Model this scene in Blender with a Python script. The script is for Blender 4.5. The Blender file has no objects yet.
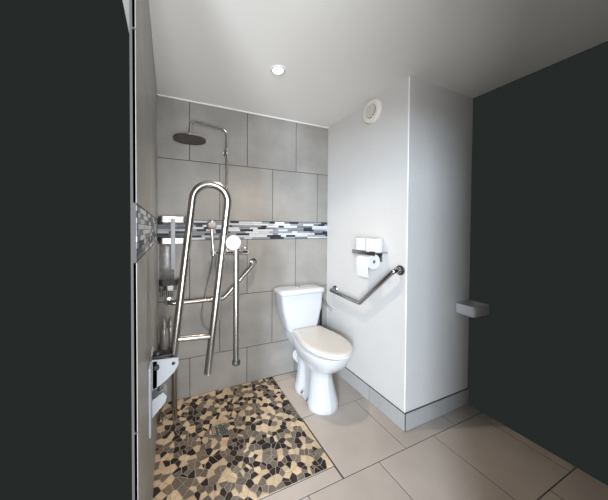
import bpy, bmesh, math, random
from mathutils import Vector, Matrix
rnd = random.Random(11)
sc = bpy.context.scene
col = sc.collection
PI = math.pi
W, D, H = 1.460, 0.878, 2.25            # toilet wall x, depth of that wall, ceiling height
XE, YF, YL = 2.112, -2.05, -1.27        # where the room's walls stop: right, front, left wall's free end

# ------------------------------------------------------------------ materials
def mat(name, base, rough=.5, metal=0., spec=.5, noise=None, bump=None, coat=0., island=0., coords='Object'):
    """noise=(scale, amount)   cloudy variation; bump=(scale, strength, distance)"""
    m = bpy.data.materials.new(name); m.use_nodes = True
    nt = m.node_tree; b = nt.nodes['Principled BSDF']
    b.inputs['Base Color'].default_value = (*base, 1); b.inputs['Roughness'].default_value = rough
    b.inputs['Metallic'].default_value = metal; b.inputs['Specular IOR Level'].default_value = spec
    if coat: b.inputs['Coat Weight'].default_value = coat; b.inputs['Coat Roughness'].default_value = .05
    tc = nt.nodes.new('ShaderNodeTexCoord')
    last = None
    if noise:
        n = nt.nodes.new('ShaderNodeTexNoise'); n.inputs['Scale'].default_value = noise[0]
        n.inputs['Detail'].default_value = 6; n.inputs['Roughness'].default_value = .6
        nt.links.new(tc.outputs[coords], n.inputs['Vector'])
        mr = nt.nodes.new('ShaderNodeMapRange'); mr.inputs['From Min'].default_value = .3; mr.inputs['From Max'].default_value = .7
        mr.inputs['To Min'].default_value = 1 - noise[1]; mr.inputs['To Max'].default_value = 1 + noise[1]
        nt.links.new(n.outputs['Fac'], mr.inputs['Value'])
        last = mr.outputs['Result']
    if island:
        g = nt.nodes.new('ShaderNodeNewGeometry')
        mr = nt.nodes.new('ShaderNodeMapRange'); mr.inputs['To Min'].default_value = 1 - island; mr.inputs['To Max'].default_value = 1 + island
        nt.links.new(g.outputs['Random Per Island'], mr.inputs['Value'])
        if last:
            mu = nt.nodes.new('ShaderNodeMath'); mu.operation = 'MULTIPLY'
            nt.links.new(last, mu.inputs[0]); nt.links.new(mr.outputs['Result'], mu.inputs[1]); last = mu.outputs[0]
        else: last = mr.outputs['Result']
    if last:
        mx = nt.nodes.new('ShaderNodeVectorMath'); mx.operation = 'SCALE'
        mx.inputs[0].default_value = base; nt.links.new(last, mx.inputs['Scale'])
        nt.links.new(mx.outputs[0], b.inputs['Base Color'])
    if bump:
        n = nt.nodes.new('ShaderNodeTexNoise'); n.inputs['Scale'].default_value = bump[0]; n.inputs['Detail'].default_value = 4
        nt.links.new(tc.outputs[coords], n.inputs['Vector'])
        bp = nt.nodes.new('ShaderNodeBump'); bp.inputs['Strength'].default_value = bump[1]; bp.inputs['Distance'].default_value = bump[2]
        nt.links.new(n.outputs['Fac'], bp.inputs['Height']); nt.links.new(bp.outputs['Normal'], b.inputs['Normal'])
    return m

M = {}
M['wall_tile'] = mat('grey porcelain wall tile', (.272, .258, .238),   .42, noise=(3.4, .17), bump=(60, .05, .002), island=.05)
M['side_tile'] = mat('side wall tile paled for grazing light', (.30, .29, .27), .38, noise=(2.6, .08), island=.05)  # paler copy of the wall tile; grazing light is put into its colour
M['grout'] = mat('dark tile grout', (.05, .045, .042), .9)
M['floor_tile'] = mat('warm grey floor tile', (.43, .365, .315), .45, noise=(3.0, .09), bump=(50, .05, .002), island=.04)
M['floor_grout'] = mat('dark floor grout', (.07, .064, .058), .9)
M['skirt_tile'] = mat('grey skirting tile', (.36, .35, .345), .42, noise=(4, .08), island=.04)
M['cream_stone'] = mat('cream stone chip', (.54, .40, .255), .55, noise=(45, .13), island=.14)
M['dark_stone'] = mat('dark brown stone chip', (.024, .017, .016), .6, spec=.25, noise=(60, .25), island=.4)
M['taupe_stone'] = mat('taupe stone chip', (.150, .118, .092), .7, spec=.3, noise=(160, .34), island=.22)
M['stone_grout'] = mat('mosaic grout', (.36, .30, .235), .9, noise=(120, .1))
M['glass_white'] = mat('pale mosaic stick', (.52, .54, .56), .5, spec=.3, island=.2)
M['glass_grey'] = mat('mid grey mosaic stick', (.20, .21, .225), .5, spec=.3, island=.35)
M['glass_dark'] = mat('dark blue grey mosaic stick', (.02, .024, .036), .45, spec=.3, island=.4)
M['ceiling'] = mat('painted ceiling', (.78, .765, .73), .85, noise=(1.2, .015))
M['white_trim'] = mat('white sealant trim', (.82, .81, .79), .5)
M['ceramic'] = mat('white glazed ceramic', (.52, .525, .535), .14, coat=.3)
M['seat_plastic'] = mat('ivory seat plastic', (.60, .56, .515), .28)
M['steel'] = mat('satin stainless steel', (.40, .38, .352), .27, 1.0, noise=(90, .04))
M['chrome'] = mat('polished chrome', (.72, .72, .73), .09, 1.0, noise=(20, .02))
M['dark_chrome'] = mat('dark polished steel', (.36, .36, .37), .16, 1.0, noise=(20, .02))
M['bronze'] = mat('brushed nickel shower pipe', (.46, .43, .39), .25, 1.0, noise=(40, .05))
M['nozzle_plate'] = mat('shower head nozzle plate', (.085, .072, .062), .5, .3, noise=(300, .5))
M['black_rubber'] = mat('black rubber', (.016, .016, .017), .5, noise=(60, .2))
M['white_plastic'] = mat('white plastic', (.66, .66, .665), .3, noise=(10, .01))
M['cream_plastic'] = mat('cream vent plastic', (.72, .68, .62), .45, noise=(10, .02))
M['grey_paint'] = mat('pale grey powder coat', (.40, .42, .445), .4, noise=(30, .03))
M['paper'] = mat('toilet paper', (.62, .62, .63), .95, bump=(220, .15, .001), noise=(15, .02))
M['cardboard'] = mat('cardboard core', (.27, .19, .11), .9, noise=(80, .12))
M['clear_panel'] = mat('smoked grey panel', (.20, .195, .185), .2, noise=(28, .22))
M['bottle'] = mat('silver grey bottle plastic', (.33, .32, .305), .28, .6, noise=(12, .06))
M['dark_slot'] = mat('dark slot', (.03, .028, .026), .9)
M['band_steel'] = mat('dull stainless band', (.30, .29, .272), .36, 1.0, noise=(90, .05))
M['vent_back'] = mat('dark vent backing', (.05, .046, .04), .9, noise=(200, .1))  # near-black backing, shows as dark slots between the slats
M['hose'] = mat('braided steel hose', (.40, .39, .38), .35, .9, noise=(400, .3))
M['grey_hose'] = mat('grey flexible hose', (.22, .225, .235), .4, .5, noise=(200, .25))

def plaster():
    m = mat('stippled white plaster', (.555, .535, .515), .85, noise=(2.0, .02), bump=(95, .6, .004))
    nt = m.node_tree; b = nt.nodes['Principled BSDF']
    src = b.inputs['Base Color'].links[0].from_socket
    tc = next(n for n in nt.nodes if n.type == 'TEX_COORD')
    v = nt.nodes.new('ShaderNodeTexVoronoi'); v.inputs['Scale'].default_value = 26
    nt.links.new(tc.outputs['Object'], v.inputs['Vector'])
    r = nt.nodes.new('ShaderNodeMapRange'); r.inputs['From Min'].default_value = .05; r.inputs['From Max'].default_value = .085
    r.inputs['To Min'].default_value = .72; r.inputs['To Max'].default_value = 1
    nt.links.new(v.outputs['Distance'], r.inputs['Value'])
    s = nt.nodes.new('ShaderNodeVectorMath'); s.operation = 'SCALE'
    nt.links.new(src, s.inputs[0]); nt.links.new(r.outputs['Result'], s.inputs['Scale'])
    nt.links.new(s.outputs[0], b.inputs['Base Color'])
    return m
M['plaster'] = plaster()
def emis(name, c, s):
    m = bpy.data.materials.new(name); m.use_nodes = True
    b = m.node_tree.nodes['Principled BSDF']
    b.inputs['Base Color'].default_value = (*c, 1); b.inputs['Emission Color'].default_value = (*c, 1); b.inputs['Emission Strength'].default_value = s
    return m
M['lamp'] = emis('lit lamp lens', (1, .93, .82), 14)

# ------------------------------------------------------------------ mesh helpers
def obj(name, bm, mats, parent=None, smooth=True, angle=38):
    bmesh.ops.recalc_face_normals(bm, faces=bm.faces)
    me = bpy.data.meshes.new(name); bm.to_mesh(me); bm.free()
    if not isinstance(mats, (list, tuple)): mats = [mats]
    for m in mats: me.materials.append(M[m] if isinstance(m, str) else m)
    if smooth:
        me.polygons.foreach_set('use_smooth', [True] * len(me.polygons))
        me.set_sharp_from_angle(angle=math.radians(angle))
    o = bpy.data.objects.new(name, me); col.objects.link(o)
    if parent is not None:
        o.parent = parent
        o.matrix_parent_inverse = Matrix.Translation(parent.location).inverted()
    return o
def thing(name, label, cat, loc, group=None):
    o = bpy.data.objects.new(name, None); col.objects.link(o); o.location = loc
    o.empty_display_size = .05
    o['label'] = label; o['category'] = cat
    if group: o['group'] = group
    return o
def tag(o, label, cat, group=None):
    o['label'] = label; o['category'] = cat
    if group: o['group'] = group
    return o
def struct(o, label=None):
    o['kind'] = 'structure'
    if label: o['label'] = label
    return o

def loft(bm, secs, cap=True, mi=0, closed=False):
    rows = [[bm.verts.new(p) for p in s] for s in secs]
    n = len(rows[0])
    rng = range(len(rows)) if closed else range(len(rows) - 1)
    for i in rng:
        a, b = rows[i], rows[(i + 1) % len(rows)]
        for j in range(n):
            f = bm.faces.new((a[j], a[(j + 1) % n], b[(j + 1) % n], b[j])); f.material_index = mi
    if cap and not closed:
        f = bm.faces.new(rows[0][::-1]); f.material_index = mi
        f = bm.faces.new(rows[-1]); f.material_index = mi
def box(bm, x0, x1, y0, y1, z0, z1, bev=0., mi=0, seg=2, M4=None):
    t = bmesh.new()
    bmesh.ops.create_cube(t, size=1)
    for v in t.verts:
        v.co = Vector(((x0 + x1) / 2 + v.co.x * (x1 - x0), (y0 + y1) / 2 + v.co.y * (y1 - y0), (z0 + z1) / 2 + v.co.z * (z1 - z0)))
    if bev > 0: bmesh.ops.bevel(t, geom=t.edges[:], offset=bev, segments=seg, profile=.5, affect='EDGES')
    merge(bm, t, mi, M4)
def merge(bm, t, mi=0, M4=None):
    mp = {}
    for v in t.verts: mp[v] = bm.verts.new(M4 @ v.co if M4 else v.co)
    for f in t.faces:
        nf = bm.faces.new([mp[v] for v in f.verts]); nf.material_index = mi
    t.free()
def frame_of(d):
    d = d.normalized(); a = Vector((0, 0, 1)) if abs(d.z) < .9 else Vector((1, 0, 0))
    u = d.cross(a).normalized(); return u, d.cross(u).normalized()
def round_path(pts, r, seg=8):
    pts = [Vector(p) for p in pts]; out = [pts[0]]
    for i in range(1, len(pts) - 1):
        a, b, c = pts[i - 1], pts[i], pts[i + 1]
        d1, d2 = (a - b), (c - b); ang = d1.angle(d2)
        if ang > PI - .02: out.append(b); continue
        t = min(r / math.tan(ang / 2), d1.length * .49, d2.length * .49)
        rr = t * math.tan(ang / 2); d1.normalize(); d2.normalize()
        cen = b + (d1 + d2).normalized() * (rr / math.sin(ang / 2))
        p0, p1 = b + d1 * t, b + d2 * t
        v0, v1 = p0 - cen, p1 - cen; tot = v0.angle(v1)
        for k in range(seg + 1):
            f = k / seg
            out.append(cen + (v0 * math.sin((1 - f) * tot) + v1 * math.sin(f * tot)) / math.sin(tot))
    out.append(pts[-1]); return out
def spline(pts, n=10):
    pts = [Vector(p) for p in pts]; P = [pts[0] * 2 - pts[1]] + pts + [pts[-1] * 2 - pts[-2]]; out = []
    for i in range(1, len(P) - 2):
        a, b, c, d = P[i - 1:i + 3]
        for k in range(n):
            t = k / n
            out.append(.5 * ((2 * b) + (c - a) * t + (2 * a - 5 * b + 4 * c - d) * t * t + (3 * b - a - 3 * c + d) * t ** 3))
    out.append(pts[-1]); return out
def tube(bm, pts, r, n=16, mi=0, cap=True):
    pts = [Vector(p) for p in pts]; secs = []; u = None
    for i, p in enumerate(pts):
        d = (pts[min(i + 1, len(pts) - 1)] - pts[max(i - 1, 0)]).normalized()
        if u is None: u, w = frame_of(d)
        else:
            u = (u - d * u.dot(d)).normalized(); w = d.cross(u)
        rr = r[i] if isinstance(r, (list, tuple)) else r
        secs.append([p + (u * math.cos(2 * PI * k / n) + w * math.sin(2 * PI * k / n)) * rr for k in range(n)])
    loft(bm, secs, cap, mi)
def lathe(bm, prof, origin, axis, n=32, mi=0, cap=True):
    o = Vector(origin); ax = Vector(axis).normalized(); u, w = frame_of(ax)
    secs = [[o + ax * h + (u * math.cos(2 * PI * k / n) + w * math.sin(2 * PI * k / n)) * max(r, 1e-4) for k in range(n)] for r, h in prof]
    loft(bm, secs, cap, mi)
def rrect(cx, cy, hx, hy, r, z, k=6):
    pts = []
    for sx, sy, a0 in ((1, 1, 0), (-1, 1, PI / 2), (-1, -1, PI), (1, -1, 1.5 * PI)):
        for i in range(k + 1):
            a = a0 + i / k * PI / 2
            pts.append(Vector((cx + sx * (hx - r) + r * math.cos(a), cy + sy * (hy - r) + r * math.sin(a), z)))
    return pts
def prism(bm, poly, n, h0, h1, inset=0., mi=0):
    """poly: list of Vectors, extruded along n from h0 to h1; the top is inset a little (an eased edge)"""
    n = Vector(n); c = sum(poly, Vector()) / len(poly)
    def shr(d):
        out = []; k = len(poly)
        for i in range(k):
            p, a, b = poly[i], poly[i - 1], poly[(i + 1) % k]
            v = ((a - p).normalized() + (b - p).normalized())
            v = v.normalized() if v.length > 1e-6 else (c - p).normalized()
            if v.dot(c - p) < 0: v = -v
            s = max(.35, math.sin((a - p).angle(b - p) / 2)); out.append(p + v * min(d / s, (c - p).length * .5))
        return out
    a = [p + n * h0 for p in poly]; b = [p + n * (h1 - inset) for p in poly]; t = [p + n * h1 for p in shr(inset)] if inset else None
    rows = [a, b] + ([t] if t else [])
    loft(bm, rows, True, mi)

# ------------------------------------------------------------------ the room
ROWS = [(0, .3016, 0), (.3016, .7527, 1), (.7527, 1.2032, 0), (1.3544, 1.8015, 1), (1.8015, H, 0)]
JW = .0048
def tiled_wall(name, P, u, n, L, offs, tile, phase, back=.10):
    """P corner on the finished plane, u along the wall, n into the room"""
    P, u, n = Vector(P), Vector(u), Vector(n); z = Vector((0, 0, 1)); bm = bmesh.new()
    t = .006
    def quad(u0, u1, z0, z1, h0, h1, ins, mi):
        prism(bm, [P + u * u0 + z * z0, P + u * u1 + z * z0, P + u * u1 + z * z1, P + u * u0 + z * z1], n, h0, h1, ins, mi)
    quad(0, L, 0, H, -back, -.0016, 0, 1)
    for z0, z1, par in ROWS:
        j = phase + (offs if par else 0) - .4509 * 2; cuts = []
        while j < L:
            if j > .004: cuts.append(j)
            j += .4509
        cuts = [0] + cuts + [L]
        for a, b in zip(cuts, cuts[1:]):
            if b - a < .01: continue
            quad(a + JW / 2 * (a > 0), b - JW / 2 * (b < L), z0 + JW / 2, z1 - JW / 2, -.008, 0, .0008, 0)
    z0, z1 = 1.2032 + .002, 1.3544 - .002; nr = 9; hh = (z1 - z0) / nr
    for r in range(nr):
        a = -rnd.random() * .08; lastc = -1
        while a < L:
            b = a + rnd.choice((.05, .07, .09, .11, .13, .16))
            c = rnd.choices((2, 3, 4), (.30, .37, .33))[0]
            if c == lastc == 4: c = 2
            lastc = c
            if min(b, L) - max(a, 0) > .006:
                quad(max(a, 0) + .0006, min(b, L) - .0006, z0 + r * hh + .0006, z0 + (r + 1) * hh - .0006, -.007, 0, .0005, c)
            a = b
    return struct(obj(name, bm, [tile, 'grout', 'glass_white', 'glass_grey', 'glass_dark'], smooth=False))
tiled_wall('wall_back', (0, 0, 0), (1, 0, 0), (0, -1, 0), W, .2255, 'wall_tile', .22)
tiled_wall('wall_left', (0, 0, 0), (0, -1, 0), (1, 0, 0), -YL, .2255, 'side_tile', .12, .014)

bm = bmesh.new(); box(bm, W, W + .1, -D, 0, 0, H); struct(obj('wall_right', bm, 'plaster', smooth=False))
bm = bmesh.new(); box(bm, W + .1, XE, -D, -D + .1, 0, H); struct(obj('wall_alcove', bm, 'plaster', smooth=False))
# front wall with the doorway the photograph is taken from
bm = bmesh.new()
DX0, DX1, DZ = -.45, .50, 1.96
box(bm, DX1, XE, YF - .1, YF, 0, H); box(bm, DX0, DX1, YF - .1, YF, DZ, H)
struct(obj('wall_front', bm, 'wall_tile', smooth=False))
bm = bmesh.new(); box(bm, -.1, XE, YF - .1, .1, H, H + .1); struct(obj('ceiling', bm, 'ceiling', smooth=False))

# floor tiles
def floor():
    bm = bmesh.new(); T = .4509
    prism(bm, [Vector((0, YF - .1, 0)), Vector((XE, YF - .1, 0)), Vector((XE, 0, 0)), Vector((0, 0, 0))], (0, 0, 1), -.1, -.0018, 0, 1)
    def q(x0, x1, y0, y1):
        if x1 - x0 < .01 or y1 - y0 < .01: return
        g = JW / 2
        prism(bm, [Vector((x0 + g, y0 + g, 0)), Vector((x1 - g, y0 + g, 0)), Vector((x1 - g, y1 - g, 0)), Vector((x0 + g, y1 - g, 0))], (0, 0, 1), -.008, 0, .0007, 0)
    ys = [0, -.075, -.526, -.977, -1.428, -1.879, YF - .1]
    ph = [.235, .0, .907, .692, .907, .692, .907]
    starts = [.690, .907, .690, .692, .907, .692]
    for k in range(len(ys) - 1):
        xs = [starts[k] + T * i for i in range(-4, 6)]
        xs = [0] + [x for x in xs if .01 < x < XE - .01] + [XE]
        if k == 2: xs = sorted(set([0] + [.907 + T * i for i in range(-2, 3)] + [XE]))
        if k == 1: xs = [0] + [.907 - .2255 + T * i for i in range(-1, 4)] + [XE]
        for a, b in zip(xs, xs[1:]):
            y1, y0 = ys[k], ys[k + 1]
            # keep clear of the mosaic square and of the boxed-in pier
            if y1 > -.902:
                if b <= .90: 
                    if y0 < -.902: q(a, b, y0, -.902)
                    continue
                if a < .90:
                    if y0 < -.902: q(a, .90, y0, -.902)
                    a = .90
            q(a, b, y0, y1)
    return struct(obj('floor', bm, ['floor_tile', 'floor_grout'], smooth=False))
floor()

# stone mosaic of the shower area: Voronoi chips, some split in two
def mosaic():
    bm = bmesh.new(); X1, Y1 = .898, -.900
    prism(bm, [Vector((0, Y1, 0)), Vector((X1, Y1, 0)), Vector((X1, 0, 0)), Vector((0, 0, 0))], (0, 0, 1), -.006, .0012, 0, 3)
    seeds = []
    tries = 0
    while len(seeds) < 620 and tries < 60000:
        tries += 1
        p = (rnd.uniform(.004, X1 - .004), rnd.uniform(Y1 + .004, -.004)); dmin = rnd.choice((.019, .024, .03, .036))
        
        if all((p[0] - s[0]) ** 2 + (p[1] - s[1]) ** 2 > dmin ** 2 for s in seeds): seeds.append(p)
    def clip(poly, a, b, c):            # keep a*x+b*y<=c
        out = []
        for i in range(len(poly)):
            p, q = poly[i], poly[(i + 1) % len(poly)]; dp, dq = a * p[0] + b * p[1] - c, a * q[0] + b * q[1] - c
            if dp <= 0: out.append(p)
            if dp * dq < 0:
                t = dp / (dp - dq); out.append((p[0] + (q[0] - p[0]) * t, p[1] + (q[1] - p[1]) * t))
        return out
    def area(p): return abs(sum(p[i][0] * p[(i + 1) % len(p)][1] - p[(i + 1) % len(p)][0] * p[i][1] for i in range(len(p)))) / 2
    def shrink(poly, d):
        cx = sum(p[0] for p in poly) / len(poly); cy = sum(p[1] for p in poly) / len(poly); q = poly
        for i in range(len(poly)):
            p0, p1 = poly[i], poly[(i + 1) % len(poly)]; ex, ey = p1[0] - p0[0], p1[1] - p0[1]; l = math.hypot(ex, ey)
            if l < 1e-6: continue
            nx, ny = ey / l, -ex / l
            if nx * (cx - p0[0]) + ny * (cy - p0[1]) > 0: nx, ny = -nx, -ny
            q = clip(q, nx, ny, nx * p0[0] + ny * p0[1] - d)
            if len(q) < 3: return []
        return q
    def tidy(poly):
        out = []
        for p in poly:
            if not out or math.hypot(p[0] - out[-1][0], p[1] - out[-1][1]) > .0035: out.append(p)
        if len(out) > 2 and math.hypot(out[0][0] - out[-1][0], out[0][1] - out[-1][1]) < .0035: out.pop()
        return out
    dr = (.330, .410, -.455, -.375)
    colr = {}
    for i, s in enumerate(seeds):
        poly = [(0.001, Y1), (X1, Y1), (X1, -.001), (.001, -.001)]
        near = sorted(seeds, key=lambda t: (t[0] - s[0]) ** 2 + (t[1] - s[1]) ** 2)[1:26]
        for t in near:
            a, b = t[0] - s[0], t[1] - s[1]; k = rnd.uniform(.5, .5)
            poly = clip(poly, a, b, a * (s[0] + a * k) + b * (s[1] + b * k))
            if len(poly) < 3: break
        if len(poly) < 3: continue
        pcs = [poly]
        if area(poly) > .0019 and rnd.random() < .75 or rnd.random() < .14:
            cx = sum(p[0] for p in poly) / len(poly); cy = sum(p[1] for p in poly) / len(poly); th = rnd.uniform(0, PI)
            a, b = math.cos(th), math.sin(th); c = a * cx + b * cy
            pcs = [clip(poly, a, b, c), clip(poly, -a, -b, -c)]
        used = [colr[t] for t in near[:5] if t in colr]
        for pc in pcs:
            if len(pc) < 3: continue
            pc = shrink(pc, .0017)
            if len(pc) < 3: continue
            pc = tidy(pc)
            if len(pc) < 3 or area(pc) < .00006: continue
            cx = sum(p[0] for p in pc) / len(pc); cy = sum(p[1] for p in pc) / len(pc)
            if dr[0] < cx < dr[1] and dr[2] < cy < dr[3]: continue
            w = [.36, .28, .36]
            for c in used[:3]: w[c] *= .72
            m = rnd.choices((0, 1, 2), w)[0]; colr[s] = m
            prism(bm, [Vector((p[0], p[1], 0)) for p in pc], (0, 0, 1), 0, .003, .0005, m)
    return struct(obj('floor_mosaic', bm, ['cream_stone', 'dark_stone', 'taupe_stone', 'stone_grout'], smooth=False))
mosaic()

# tiled skirting, ceiling trims, corner bead
def skirting(name, P, u, n, L, cuts):
    P, u, n = Vector(P), Vector(u), Vector(n); z = Vector((0, 0, 1)); bm = bmesh.new()
    prism(bm, [P, P + u * L, P + u * L + z * .1150, P + z * .1150], n, 0, .0075, 0, 1)
    cuts = [0] + cuts + [L]
    for a, b in zip(cuts, cuts[1:]):
        prism(bm, [P + u * (a + .0025) + z * .002, P + u * (b - .0025) + z * .002, P + u * (b - .0025) + z * .1115, P + u * (a + .0025) + z * .1115], n, .002, .010, .0008, 0)
    struct(obj(name, bm, ['skirt_tile', 'floor_grout'], smooth=False))
skirting('baseboard_right', (W, 0, 0), (0, -1, 0), (-1, 0, 0), D + .010, [.125, .575])
skirting('baseboard_alcove', (W - .0, -D, 0), (1, 0, 0), (0, -1, 0), XE - W, [.345])
bm = bmesh.new(); box(bm, 0, W, -.010, -.0005, H - .011, H - .0005, .003); struct(obj('trim_1', bm, 'white_trim'))
bm = bmesh.new(); box(bm, .0005, .007, YL, -.010, H - .009, H - .0005, .002); struct(obj('trim_2', bm, 'white_trim'))
bm = bmesh.new(); tube(bm, [(W + .001, -D + .001, .118), (W + .001, -D + .001, H - .001)], .004, 12); struct(obj('trim_3', bm, 'white_trim'))

# ------------------------------------------------------------------ ceiling spot, vent, drain
SP = (.683, -.602)
t = thing('ceiling_spotlight', 'small round recessed spotlight lit in the ceiling', 'ceiling light', (*SP, H))
bm = bmesh.new()
n = 40; prof = [(.046, 0), (.046, -.004), (.042, -.007), (.033, -.006), (.028, -.001), (.028, 0)]
secs = [[Vector((SP[0] + r * math.cos(2 * PI * k / n), SP[1] + r * math.sin(2 * PI * k / n), H + h)) for k in range(n)] for r, h in prof]
loft(bm, secs, False); obj('trim_ring', bm, 'white_plastic', t)
bm = bmesh.new(); lathe(bm, [(.0275, 0), (.0275, .0035), (.02, .0045), (.002, .005)], (*SP, H), (0, 0, -1), 32); obj('lamp_lens', bm, 'lamp', t)

VC = Vector((W, -.572, 2.158))
t = thing('air_vent', 'round cream air vent with slatted centre high on the plaster wall', 'vent', VC)
bm = bmesh.new(); lathe(bm, [(.084, 0), (.084, .012), (.078, .022), (.058, .027), (.050, .024)], VC, (-1, 0, 0), 48); obj('housing', bm, 'cream_plastic', t)
bm = bmesh.new(); lathe(bm, [(.052, .016), (.052, .0245), (.001, .0247)], VC, (-1, 0, 0), 40); obj('backing', bm, 'vent_back', t)
bm = bmesh.new()
for k in range(-3, 4):
    zz = k * .0135; hw = math.sqrt(max(.049 ** 2 - zz ** 2, 1e-6))
    T4 = Matrix.Translation((VC.x - .0285, VC.y, VC.z + zz)) @ Matrix.Rotation(math.radians(30), 4, 'Y')
    box(bm, -.006, .006, -hw, hw, -.0016, .0016, .0006, 0, 1, T4)
obj('grille', bm, 'cream_plastic', t)

DC = Vector((.370, -.415, .0012))
t = thing('floor_drain', 'small square metal drain grate set in the stone mosaic floor', 'drain', DC)
bm = bmesh.new()
for x0, x1, y0, y1 in ((-.05, .05, -.05, -.043), (-.05, .05, .043, .05), (-.05, -.043, -.043, .043), (.043, .05, -.043, .043)):
    box(bm, DC.x + x0, DC.x + x1, DC.y + y0, DC.y + y1, .0012, .0055, .0008)
obj('frame', bm, 'steel', t)
bm = bmesh.new(); box(bm, DC.x - .043, DC.x + .043, DC.y - .043, DC.y + .043, .0012, .002); obj('sump', bm, 'dark_slot', t, False)
bm = bmesh.new()
for k in range(7):
    a = -.036 + k * .012
    box(bm, DC.x + a - .0021, DC.x + a + .0021, DC.y - .043, DC.y + .043, .002, .0046, .0006, 0, 1)
    box(bm, DC.x - .043, DC.x + .043, DC.y + a - .0021, DC.y + a + .0021, .002, .0044, .0006, 0, 1)
obj('grate', bm, 'steel', t)

# ------------------------------------------------------------------ toilet
TX = 1.108
t = thing('toilet', 'white ceramic close-coupled toilet with closed ivory seat lid', 'toilet', (TX, -.4, 0))
def egg(z, yf, yb, hw, pr=.85, n=28):
    """closed outline, front tip first; the widest point sits behind the middle"""
    L = []
    for k in range(n + 1):
        th = PI * k / n
        y = yf + (yb - yf) * (.5 - .5 * math.cos(th)); s = math.sin(th)
        L.append((y, hw * (s ** pr if k not in (0, n) else 0)))
    return L
def outline(L, z, x=TX):
    a = [Vector((x - w, y, z)) for y, w in L]; b = [Vector((x + w, y, z)) for y, w in L[1:-1]][::-1]
    return a + b
def table(yf, yb, tab, n=28):
    L = []
    for k in range(n + 1):
        s = .5 - .5 * math.cos(PI * k / n); i = 0
        while tab[i + 1][0] < s and i < len(tab) - 2: i += 1
        (s0, w0), (s1, w1) = tab[i], tab[i + 1]; f = (s - s0) / (s1 - s0); f = min(max(f, 0), 1)
        L.append((yf + (yb - yf) * s, w0 + (w1 - w0) * f))
    return L
def ped(yf, yb, wf, ww, wr):    # front column, waist, rear flange
    return table(yf, yb, [(0, 0), (.03, wf * .42), (.09, wf * .72), (.2, wf * .96), (.30, wf), (.36, wf * .97), (.43, ww * 1.04), (.5, ww), (.72, ww), (.80, wr * .96), (.86, wr), (.97, wr * .97), (1, 0)])
def mixL(A, B, f): return [(a[0] + (b[0] - a[0]) * f, a[1] + (b[1] - a[1]) * f) for a, b in zip(A, B)]
bm = bmesh.new()
P0 = ped(-.578, -.215, .120, .098, .112); P1 = ped(-.552, -.205, .098, .056, .082); P2 = ped(-.538, -.19, .082, .048, .066); P3 = ped(-.545, -.17, .082, .058, .068)
S = [outline(ped(-.575, -.217, .117, .095, .109), 0), outline(P0, .004), outline(ped(-.577, -.215, .1185, .094, .110), .035), outline(ped(-.572, -.213, .114, .066, .102), .060),
     outline(P1, .13), outline(P2, .21), outline(P3, .262)]
E1 = egg(0, -.600, -.165, .112); S.append(outline(mixL(P3, E1, .6), .285)); S.append(outline(E1, .305))
for z, yf, hw in ((.335, -.638, .135), (.37, -.667, .154), (.405, -.684, .166), (.432, -.690, .170), (.438, -.687, .167)):
    S.append(outline(egg(0, yf, -.165, hw, .72), z))
loft(bm, S)
# rear deck that carries the cistern
loft(bm, [rrect(TX, -.125, .065, .075, .03, .30), rrect(TX, -.13, .105, .10, .03, .36), rrect(TX + .008, -.13, .116, .105, .03, .43), rrect(TX + .008, -.13, .114, .103, .03, .437)])
bowl = obj('bowl', bm, 'ceramic', t, True, 50)
bm = bmesh.new()
loft(bm, [rrect(TX + .006, -.105, .130, .070, .035, .438), rrect(TX + .004, -.105, .146, .080, .035, .468), rrect(TX, -.104, .182, .087, .035, .62), rrect(TX - .004, -.103, .198, .090, .035, .752)])
obj('cistern', bm, 'ceramic', t, True, 50)
bm = bmesh.new()
loft(bm, [rrect(TX - .004, -.106, .206, .096, .045, .750), rrect(TX - .004, -.106, .213, .101, .048, .756), rrect(TX - .004, -.106, .214, .102, .048, .774), rrect(TX - .004, -.106, .207, .096, .046, .786), rrect(TX - .004, -.106, .176, .075, .04, .793), rrect(TX - .004, -.106, .08, .03, .02, .796)])
obj('cistern_lid', bm, 'ceramic', t, True, 60)
bm = bmesh.new(); lathe(bm, [(.025, 0), (.025, .006), (.021, .010), (.019, .008), (.001, .0085)], (TX - .018, -.105, .795), (0, 0, 1), 28)
box(bm, TX - .0187, TX - .0173, -.122, -.088, .8025, .8045)
obj('flush_button', bm, 'chrome', t)
def seat_out(z, g=0.):
    # straight back with rounded corners widening to a round front
    tab = []; n = 40; L = []
    yf, yb = -.694 + g, -.186 - g
    for k in range(n + 1):
        s = .5 - .5 * math.cos(PI * k / n)
        if s < .55: w = .168 * math.sqrt(max(0, 1 - ((.5 - s) / .5) ** 2)) ** .92
        else:
            f = min((s - .5) / .48, 1); w = .168 - .034 * f * f * (3 - 2 * f)
            if s > .965: w *= math.sqrt(max(0, 1 - ((s - .965) / .035) ** 2)) * .35 + .65 if k < n else 0
        L.append((yf + (yb - yf) * s, max(w - g, 0) if k not in (0, n) else 0))
    return outline(L, z, TX + .024)
TS = TX
bm = bmesh.new(); loft(bm, [seat_out(.439, .006), seat_out(.443, .001), seat_out(.451, .001), seat_out(.454, .005)]); obj('seat', bm, 'white_plastic', t, True, 50)
bm = bmesh.new(); loft(bm, [seat_out(.455, .004), seat_out(.458, 0), seat_out(.466, .001), seat_out(.4705, .007), seat_out(.472, .03)]); obj('seat_lid', bm, 'seat_plastic', t, True, 50)['label'] = 'ivory closed seat lid'
for sx in (-1, 1):
    bm = bmesh.new(); lathe(bm, [(.011, 0), (.011, .024), (.009, .03), (.001, .031)], (TX + .02 + sx * .07, -.207, .4385), (0, 0, 1), 16); obj('hinge', bm, 'chrome', t)
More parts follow.
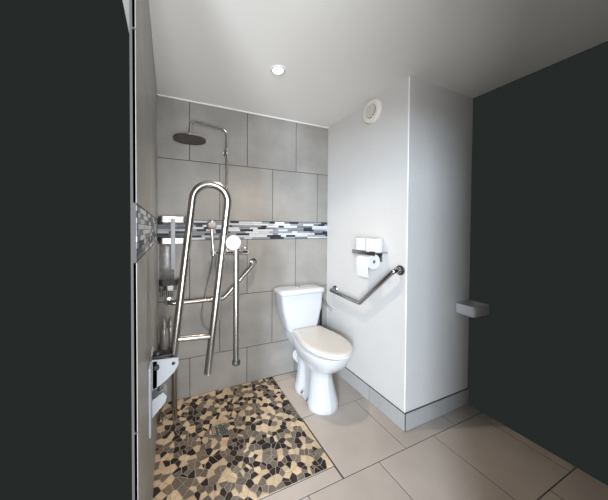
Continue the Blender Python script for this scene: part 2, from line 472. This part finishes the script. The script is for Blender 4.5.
for yy, xx in ((-.432, .104), (-.335, .094)):
    bm = bmesh.new(); lathe(bm, [(.012, 0), (.012, .004), (.009, .010), (.001, .0125)], (TX - xx, yy, .034), (-.75, 0, .66), 16); obj('bolt_cap', bm, 'chrome', t)
bm = bmesh.new()
lathe(bm, [(.05, 0), (.05, .012), (.057, .014), (.057, .03), (.051, .032), (.051, .045), (.058, .047), (.058, .064), (.052, .066), (.052, .08), (.058, .082), (.058, .10), (.053, .102), (.053, .15)], (TX + .040, -.0015, .158), (0, -1, 0), 36)
obj('waste_pipe', bm, 'white_plastic', t)

t = thing('water_supply_hose', 'grey flexible hose and black shut-off pipe right of the toilet cistern', 'hose', (1.40, -.05, .41))
bm = bmesh.new(); tube(bm, spline([(1.318, -.085, .715), (1.35, -.055, .685), (1.39, -.045, .63), (1.425, -.06, .575), (1.4595, -.095, .540)], 8), .0095, 12); obj('hose', bm, 'grey_hose', t)
bm = bmesh.new(); tube(bm, [(1.373, -.035, .36), (1.373, -.035, .545)], .009, 14); tube(bm, [(1.373, -.035, .38), (1.373, -.0005, .38)], .009, 14); obj('shut_off_pipe', bm, 'black_rubber', t)

# ------------------------------------------------------------------ grab rails
def flange(bm, p, n, r=.036):
    lathe(bm, [(r, 0), (r, .005), (r * .93, .008), (r * .62, .0095), (.021, .013), (.0175, .022)], p, n, 32)
def wall_rail(name, label, A, B, bend, n, off, r, mtl, rb=.08, fr=.036):
    A, B, n, bend = Vector(A), Vector(B), Vector(n), Vector(bend)
    t = thing(name, label, 'grab rail', A)
    bm = bmesh.new(); tube(bm, round_path2([A + n * .004, A + n * off, bend + n * off, B + n * off, B + n * .004], [.034, rb, .034]), r, 18); obj('bar', bm, mtl, t)
    for p in (A, B):
        bm = bmesh.new(); flange(bm, p, n, fr); obj('wall_flange', bm, 'chrome' if mtl == 'steel' else mtl, t)
    return t
def round_path2(pts, rs):
    pts = [Vector(p) for p in pts]; out = [pts[0]]
    for i, r in enumerate(rs, 1):
        seg = round_path([out[-1] if i > 1 else pts[0], pts[i], pts[i + 1]], r, 8)
        out += seg[1:-1]
    out.append(pts[-1]); return out
wall_rail('grab_rail', 'bent chrome grab rail on the white plaster wall beside the toilet', (W, -.138, .748), (W, -.832, 1.026), (W, -.520, .733), (-1, 0, 0), .06, .0155, 'dark_chrome', .03, .034)
wall_rail('grab_rail', 'bent steel grab rail on the grey tiled back wall of the shower', (.078, 0, .752), (.720, 0, 1.014), (.462, 0, .748), (0, -1, 0), .06, .0155, 'steel', .07, .033)

# fold-up rail with hanging leg, hinged on the left wall
YU = -.80
t = thing('folding_grab_rail', 'tall U-shaped steel grab rail folded upright on left wall bracket, with hanging leg', 'grab rail', (0, YU, .7))
lean = .117
def lx(z): return .092 + (z - .70) * lean
sep = .1625; rr = sep / 2; zc = 1.418
ax = Vector((lean, 0, 1)).normalized(); rt = Vector((1, 0, -lean)).normalized()
cA = Vector((lx(zc) + rr, YU, zc))
pts = [Vector((lx(.71), YU, .71))]
for k in range(0, 25):
    a = PI - PI * k / 24
    pts.append(cA + rt * (rr * math.cos(a)) + ax * (rr * math.sin(a)))
end = pts[-1] - ax * ((pts[-1].z - .605) / ax.z); pts.append(end)
bm = bmesh.new(); tube(bm, pts, .0178, 22); rail = obj('hoop', bm, 'steel', t)
bm = bmesh.new(); lathe(bm, [(.0181, 0), (.0181, .004), (.015, .006), (.001, .0062)], end + ax * .003, -ax, 20); obj('end_cap', bm, 'chrome', t)
bm = bmesh.new(); tube(bm, [(lx(.792), YU, .792), (lx(.785) + sep, YU, .781)], .0135, 18); obj('crossbar', bm, 'steel', t)
LP = Vector((.372, YU - .028, 1.19))
bm = bmesh.new(); tube(bm, [LP + Vector((0, 0, .022)), Vector((.3735, YU - .028, .652))], .0148, 20); lg = obj('hanging_leg', bm, 'steel', t)
def sub(name, bm, m, parent, smooth=True):
    o = obj(name, bm, m, None, smooth); o.parent = parent; o.matrix_parent_inverse = parent.matrix_parent_inverse.inverted(); o.matrix_parent_inverse = Matrix.Identity(4); o.matrix_basis = Matrix.Identity(4)
    return o
bm = bmesh.new(); lathe(bm, [(.0176, 0), (.019, .002), (.019, .018), (.015, .022), (.001, .0225)], (.3735, YU - .028, .655), (0, 0, -1), 20); sub('foot_cap', bm, 'black_rubber', lg)
dn = Vector((-.30, -.90, .30)).normalized()
bm = bmesh.new(); lathe(bm, [(.030, -.012), (.0345, -.008), (.0355, .004), (.033, .010), (.024, .013), (.001, .0142)], (.356, YU - .040, 1.224), dn, 32); obj('pivot_disc', bm, 'white_plastic', t)['label'] = 'white round pivot disc'
bm = bmesh.new(); tube(bm, [(lx(1.228) + sep, YU, 1.228), (.358, YU - .03, 1.222)], .013, 14); obj('pivot_pin', bm, 'chrome', t)
# wall bracket
bm = bmesh.new(); box(bm, .0008, .010, -.93, -.725, .47, .745, .003); obj('wall_plate', bm, 'grey_paint', t)
def gusset(bm, poly, y0, y1): 
    loft(bm, [[Vector((x, y, z)) for x, z in poly] for y in (y0, y1)])
bm = bmesh.new()
gp = [(.010, .735), (.112, .726), (.114, .700), (.100, .672), (.072, .645), (.040, .622), (.010, .606)]
gusset(bm, gp, -.842, -.835); gusset(bm, gp, -.768, -.761); box(bm, .010, .030, -.842, -.761, .61, .73, .002)
obj('hinge_bracket', bm, 'grey_paint', t, True, 30)
bm = bmesh.new()
gp2 = [(.010, .565), (.052, .590), (.066, .570), (.060, .545), (.010, .490)]
gusset(bm, gp2, -.845, -.765); obj('stop_bracket', bm, 'grey_paint', t, True, 30)
bm = bmesh.new(); tube(bm, [(.040, YU, .58), (.044, YU, .655)], .0135, 16); obj('spring_strut', bm, 'steel', t)
bm = bmesh.new(); tube(bm, [(lx(.71), -.848, .708), (lx(.71), -.755, .708)], .0075, 16); obj('hinge_pin', bm, 'chrome', t)
bm = bmesh.new(); lathe(bm, [(.010, 0), (.012, .003), (.012, .012), (.009, .015), (.001, .016)], (.026, -.842, .705), (0, -1, 0), 20); tube(bm, [(.030, -.80, .735), (.030, -.80, .752)], [.02, .016], 16); box(bm, .012, .085, -.83, -.775, .733, .742, .002)
obj('locking_knob', bm, 'black_rubber', t)

# narrow floor rack with bottles in the shower corner
t = thing('floor_rack', 'narrow steel rack on the mosaic floor in the shower corner', 'rack', (.065, -.125, .003))
for x, y in ((.108, -.190), (.020, -.190), (.108, -.045), (.020, -.045)):
    bm = bmesh.new(); tube(bm, [(x, y, .003), (x, y, .458)], .0165 if (x > .1 and y < -.1) else .008, 16); lathe(bm, [(.018, 0), (.018, .012), (.0125, .016)], (x, y, .003), (0, 0, 1), 16); obj('leg', bm, 'steel', t)
bm = bmesh.new(); box(bm, .006, .122, -.205, -.03, .452, .463, .003)
for k in range(6): box(bm, .012, .116, -.2 + k * .028, -.186 + k * .028, .463, .466, .001)
obj('tray', bm, 'black_rubber', t)
def bottle(x, y, h, r, label, s=1.):
    b = thing('shampoo_bottle', label, 'bottle', (x, y, .466), 'bottles on the shower rack')
    bm = bmesh.new()
    lathe(bm, [(r * .85, 0), (r, .006), (r, h * .55), (r * .93, h * .64), (r * .62, h * .72), (r * .45, h * .75)], (x, y, .4662), (0, 0, 1), 28); obj('body', bm, 'bottle', b)
    bm = bmesh.new(); lathe(bm, [(r * .5, h * .745), (r * .5, h * .82), (r * .30, h * .87), (r * .16, h * .97), (r * .10, h)], (x, y, .4662), (0, 0, 1), 20); obj('cap', bm, 'bottle', b)
    return b
bottle(.046, -.165, .215, .0265, 'silver grey bottle with pointed top in shower corner, taller and nearer the left wall')
bottle(.086, -.105, .190, .021, 'slim silver grey bottle in shower corner, shorter and farther from left wall')

# ------------------------------------------------------------------ shower
t = thing('shower_column', 'chrome shower set with round rain head, hand shower and looping hose', 'shower', (.49, 0, 1.1))
YS = -.058
bm = bmesh.new(); tube(bm, round_path2([(.49, YS, 1.11), (.49, YS, 2.055), (.222, -.103, 2.066), (.216, -.104, 1.958)], [.045, .045]), .0098, 16); obj('riser_pipe', bm, 'bronze', t)
hc = Vector((.214, -.104, 1.925))
tilt = Matrix.Rotation(math.radians(3), 3, 'Y')
bm = bmesh.new(); lathe(bm, [(.012, .046), (.016, .040), (.016, .020), (.03, .012), (.105, .008), (.113, .005), (.113, -.001)], hc, (0, 0, 1), 48); hd = obj('rain_head', bm, 'bronze', t)
bm = bmesh.new()
lathe(bm, [(.111, -.001), (.111, -.004), (.001, -.0045)], hc, (0, 0, 1), 48)
for ring, cnt in ((.02, 6), (.042, 12), (.064, 18), (.086, 24), (.102, 30)):
    for k in range(cnt):
        a = 2 * PI * k / cnt
        lathe(bm, [(.0026, -.0035), (.0022, -.008), (.0006, -.0085)], hc + Vector((ring * math.cos(a), ring * math.sin(a), 0)), (0, 0, 1), 6)
sub('nozzle_plate', bm, 'nozzle_plate', hd)
bm = bmesh.new(); lathe(bm, [(.016, -.022), (.016, .022)], (.49, YS, 1.885), (0, 0, 1), 20); tube(bm, [(.49, YS, 1.885), (.49, -.001, 1.885)], .009, 14); tube(bm, [(.49, YS, 1.885), (.474, YS - .022, 1.888)], [.010, .013], 14); lathe(bm, [(.022, 0), (.022, .006), (.01, .008)], (.49, -.0005, 1.885), (0, -1, 0), 24); obj('wall_bracket', bm, 'chrome', t)
bm = bmesh.new()
lathe(bm, [(.017, .375), (.022, .379), (.022, .440), (.019, .444), (.019, .446), (.0215, .448), (.0215, .600), (.019, .602), (.019, .604), (.023, .608), (.023, .655), (.019, .662)], (0, YS, 1.106), (1, 0, 0), 28)
for x in (.46, .59): tube(bm, [(x, YS, 1.106), (x, -.001, 1.106)], .015, 18); lathe(bm, [(.03, 0), (.03, .006), (.018, .012)], (x, -.0005, 1.106), (0, -1, 0), 28)
mv = obj('mixer_valve', bm, 'chrome', t)
bm = bmesh.new(); box(bm, .632, .640, YS - .008, YS + .008, 1.125, 1.150, .003); sub('lever', bm, 'chrome', mv)
bm = bmesh.new()
h0, h1 = Vector((.383, -.085, 1.10)), Vector((.372, -.075, 1.285))
tube(bm, [h0, h0.lerp(h1, .3), h0.lerp(h1, .8), h1], [.0105, .0125, .0135, .012], 16)
hn = Vector((-.12, -.88, -.45)).normalized(); hp = Vector((.370, -.085, 1.318))
lathe(bm, [(.012, -.022), (.026, -.016), (.036, -.004), (.038, .004), (.035, .009), (.029, .010), (.001, .009)], hp, hn, 32)
hs = obj('hand_shower', bm, 'chrome', t)
bm = bmesh.new(); lathe(bm, [(.02, -.016), (.02, .016)], (.383, -.085, 1.108), (0, 0, 1), 20); tube(bm, [(.383, -.085, 1.108), (.395, YS, 1.106)], .013, 14); obj('hand_shower_holder', bm, 'chrome', t)
bm = bmesh.new()
tube(bm, spline([(.383, -.085, 1.09), (.378, -.065, 1.02), (.352, -.030, .88), (.332, -.024, .774), (.308, -.022, .66), (.306, -.022, .60), (.33, -.022, .53), (.374, -.022, .492), (.418, -.022, .520), (.440, -.022, .60), (.447, -.022, .72), (.432, -.026, .86), (.412, -.04, 1.0), (.410, YS, 1.088)], 8), .0072, 12)
obj('hose', bm, 'hose', t)

# shower caddy in the corner
t = thing('shower_caddy', 'stainless shower caddy with stacked trays in the back left corner', 'shower caddy', (.09, 0, .85))
def band(bm, x0, x1, yd, z0, z1, th=.003, r=.03):
    P = round_path2([(x0, -.004, 0), (x0, yd, 0), (x1, yd, 0), (x1, -.004, 0)], [r, r])
    secs = []
    for i, p in enumerate(P):
        d = (P[min(i + 1, len(P) - 1)] - P[max(i - 1, 0)]).normalized(); nn = Vector((-d.y, d.x, 0)) * th
        secs.append([Vector((p.x, p.y, z0)), Vector((p.x, p.y, z1)), Vector((p.x + nn.x, p.y + nn.y, z1)), Vector((p.x + nn.x, p.y + nn.y, z0))])
    loft(bm, secs)
for z0, z1 in ((1.334, 1.376), (1.182, 1.222)):
    bm = bmesh.new(); band(bm, .008, .200, -.085, z0, z1); tr = obj('tray', bm, 'band_steel', t)
    bm = bmesh.new()
    box(bm, .011, .197, -.082, -.004, z0 + .002, z0 + .005)
    zz = z1 + .0003 if z0 < 1.3 else z0 - .0063
    band(bm, .006, .202, -.0875, zz, zz + .006, .006)
    sub('tray_base', bm, 'black_rubber', tr, False)
bm = bmesh.new(); box(bm, .086, .120, -.006, -.0012, .83, 1.375, .001); box(bm, .088, .118, -.0885, -.086, 1.0, 1.36, .0006); obj('upright_strip', bm, 'grey_paint', t)
bm = bmesh.new(); box(bm, .012, .112, -.0105, -.0065, .905, 1.175, .001); obj('back_panel', bm, 'clear_panel', t)
bm = bmesh.new(); band(bm, .010, .140, -.085, .885, .925); box(bm, .013, .137, -.082, -.004, .887, .890); box(bm, .012, .02, -.084, -.07, .85, .887, .002); obj('lower_tray', bm, 'black_rubber', t)['label'] = 'black lower tray'
bm = bmesh.new(); band(bm, .040, .130, -.080, .850, .884); obj('soap_dish', bm, 'band_steel', t)
bm = bmesh.new()
for k in range(7):
    tube(bm, [(.022 + k * .0125, -.012, .845), (.018 + k * .0135, -.012, .795)], .0032, 8)
tube(bm, [(.016, -.012, .845), (.106, -.012, .845)], .004, 8); obj('comb_rack', bm, 'steel', t)

# ------------------------------------------------------------------ toilet paper
t = thing('toilet_roll_holder', 'steel toilet roll holder with top shelf on the plaster wall', 'toilet roll holder', (W, -.61, 1.13))
bm = bmesh.new(); box(bm, W - .118, W - .0008, -.728, -.500, 1.128, 1.133, .0015); box(bm, W - .120, W - .116, -.728, -.500, 1.113, 1.142, .001); box(bm, W - .0045, W - .0008, -.68, -.53, 1.06, 1.147, .001); obj('shelf', bm, 'dark_chrome', t)
bm = bmesh.new(); tube(bm, round_path2([(W - .002, -.525, 1.080), (W - .066, -.525, 1.064), (W - .066, -.675, 1.064)], [.02]), .005, 12); obj('roll_bar', bm, 'chrome', t)
def roll_mesh(r, h, name, p, axis, core=.02, mats=('paper', 'cardboard')):
    p = Vector(p); ax = Vector(axis).normalized(); u, w = frame_of(ax); n = 40
    def ring(r_, h_): return [p + ax * h_ + (u * math.cos(2 * PI * k / n) + w * math.sin(2 * PI * k / n)) * r_ for k in range(n)]
    bm = bmesh.new()
    loft(bm, [ring(core, 0), ring(r - .004, 0), ring(r, .004), ring(r, h - .004), ring(r - .004, h), ring(core, h)], False, 0)
    bc = bmesh.new(); loft(bc, [ring(core, 0), ring(core, h), ring(core - .0015, h + .0003), ring(core - .0015, -.0003)], False, 0, True)
    return bm, bc
def roll(label, r, h, p, axis, core=.02, extra=None):
    o = thing('toilet_roll', label, 'toilet roll', p, 'white toilet rolls on the holder')
    a, b = roll_mesh(r, h, '', p, axis, core)
    if extra: extra(a)
    obj('paper', a, 'paper', o); obj('core', b, 'cardboard', o)['label'] = 'brown cardboard core'
    return o
roll('smaller spare toilet roll standing on the holder shelf, nearer the back wall', .053, .092, (W - .060, -.548, 1.1332), (0, 0, 1))
roll('bigger spare toilet roll standing on the holder shelf, nearer the wall corner', .060, .094, (W - .062, -.662, 1.1332), (0, 0, 1))
def tail(bm):
    P = [Vector((W - .066 - .0545, -.0, 1.064)), Vector((W - .1215, 0, 1.03)), Vector((W - .119, 0, .99)), Vector((W - .112, 0, .952))]
    secs = []
    for q in P: secs.append([q + Vector((0, -.552, 0)), q + Vector((0, -.668, 0)), q + Vector((.0012, -.668, 0)), q + Vector((.0012, -.552, 0))])
    loft(bm, secs)
roll('toilet roll hanging under the holder shelf with its brown core showing', .0555, .122, (W - .066, -.548, 1.064), (0, -1, 0), .013, tail)

# ------------------------------------------------------------------ wash basin at the right edge
t = thing('wall_mounted_basin', 'small white wall-hung wash basin at the right end of the alcove wall', 'basin', (2.03, -D, .78))
bm = bmesh.new()
bx, by = 2.030, -D - .068
loft(bm, [rrect(bx + .005, by + .01, .06, .045, .02, .690), rrect(bx, by, .088, .064, .022, .706), rrect(bx, by, .092, .066, .022, .716), rrect(bx, by, .093, .067, .022, .768), rrect(bx, by, .090, .064, .022, .774),
          rrect(bx, by - .004, .076, .048, .02, .773), rrect(bx, by - .004, .066, .040, .02, .745), rrect(bx, by - .004, .04, .025, .015, .712)])
obj('bowl', bm, 'ceramic', t, True, 50)
bm = bmesh.new(); lathe(bm, [(.012, 0), (.012, .002), (.001, .003)], (bx, by - .004, .7122), (0, 0, 1), 16); obj('plug_hole', bm, 'chrome', t)

# ------------------------------------------------------------------ light
def lamp(name, kind, loc, energy, color, rot=None, target=None, **kw):
    l = bpy.data.lights.new(name, kind); l.energy = energy; l.color = color
    for k, v in kw.items(): setattr(l, k, v)
    o = bpy.data.objects.new(name, l); col.objects.link(o); o.location = loc
    if target is not None: o.rotation_euler = (Vector(target) - Vector(loc)).to_track_quat('-Z', 'Y').to_euler()
    return o
lamp('ceiling_spotlight_beam', 'SPOT', (*SP, H - .010), 58, (1, .86, .70), target=(*SP, 0), spot_size=math.radians(112), spot_blend=.8, shadow_soft_size=.022)
# window daylight through the doorway, then two added fill lamps
lamp('daylight_window', 'AREA', (-2.2, -4.4, 2.1), 310, (.70, .85, 1.0), target=(1.0, -.6, .8), shape='RECTANGLE', size=.6, size_y=.9)
lamp('added_room_fill', 'AREA', (-1.95, -4.2, .8), 135, (.92, .95, 1.0), target=(1.0, -.8, 1.7), shape='RECTANGLE', size=1.1, size_y=1.4)  # added soft fill, aimed upward to brighten ceiling and walls
lamp('added_front_fill', 'AREA', (.08, -3.0, 1.15), 74, (.93, .96, 1.0), target=(.6, 0, 1.4), shape='RECTANGLE', size=.7, size_y=1.6)  # added fill behind the camera for the back wall, not a real lamp

EXPO = 0.0
w = bpy.data.worlds.new('World'); sc.world = w; w.use_nodes = True
bg = w.node_tree.nodes['Background']; bg.inputs['Color'].default_value = (.0190, .0228, .0212, 1); bg.inputs['Strength'].default_value = 1.0 / 2 ** EXPO

# ------------------------------------------------------------------ camera
yaw, pitch, rollr, f, px, py = .40984, -.01861, .00499, 252.027, 278.417, 233.592
Fv = Vector((math.sin(yaw) * math.cos(pitch), math.cos(yaw) * math.cos(pitch), math.sin(pitch)))
r0 = Vector((math.cos(yaw), -math.sin(yaw), 0)); u0 = r0.cross(Fv)
Rv = math.cos(rollr) * r0 + math.sin(rollr) * u0; Uv = -math.sin(rollr) * r0 + math.cos(rollr) * u0
cam = bpy.data.cameras.new('camera'); co = bpy.data.objects.new('camera', cam); col.objects.link(co)
co.matrix_world = Matrix(((Rv.x, Uv.x, -Fv.x, .07651), (Rv.y, Uv.y, -Fv.y, -2.01636), (Rv.z, Uv.z, -Fv.z, 1.29137), (0, 0, 0, 1)))
cam.sensor_fit = 'HORIZONTAL'; cam.sensor_width = 36; cam.lens = f * 36 / 608
cam.shift_x = (304 - px) / 608; cam.shift_y = (py - 250) / 608; cam.clip_start = .01
sc.camera = co
vs = sc.view_settings; vs.view_transform = 'Standard'; vs.look = 'None'; vs.exposure = EXPO; vs.gamma = 1; vs.use_curve_mapping = False
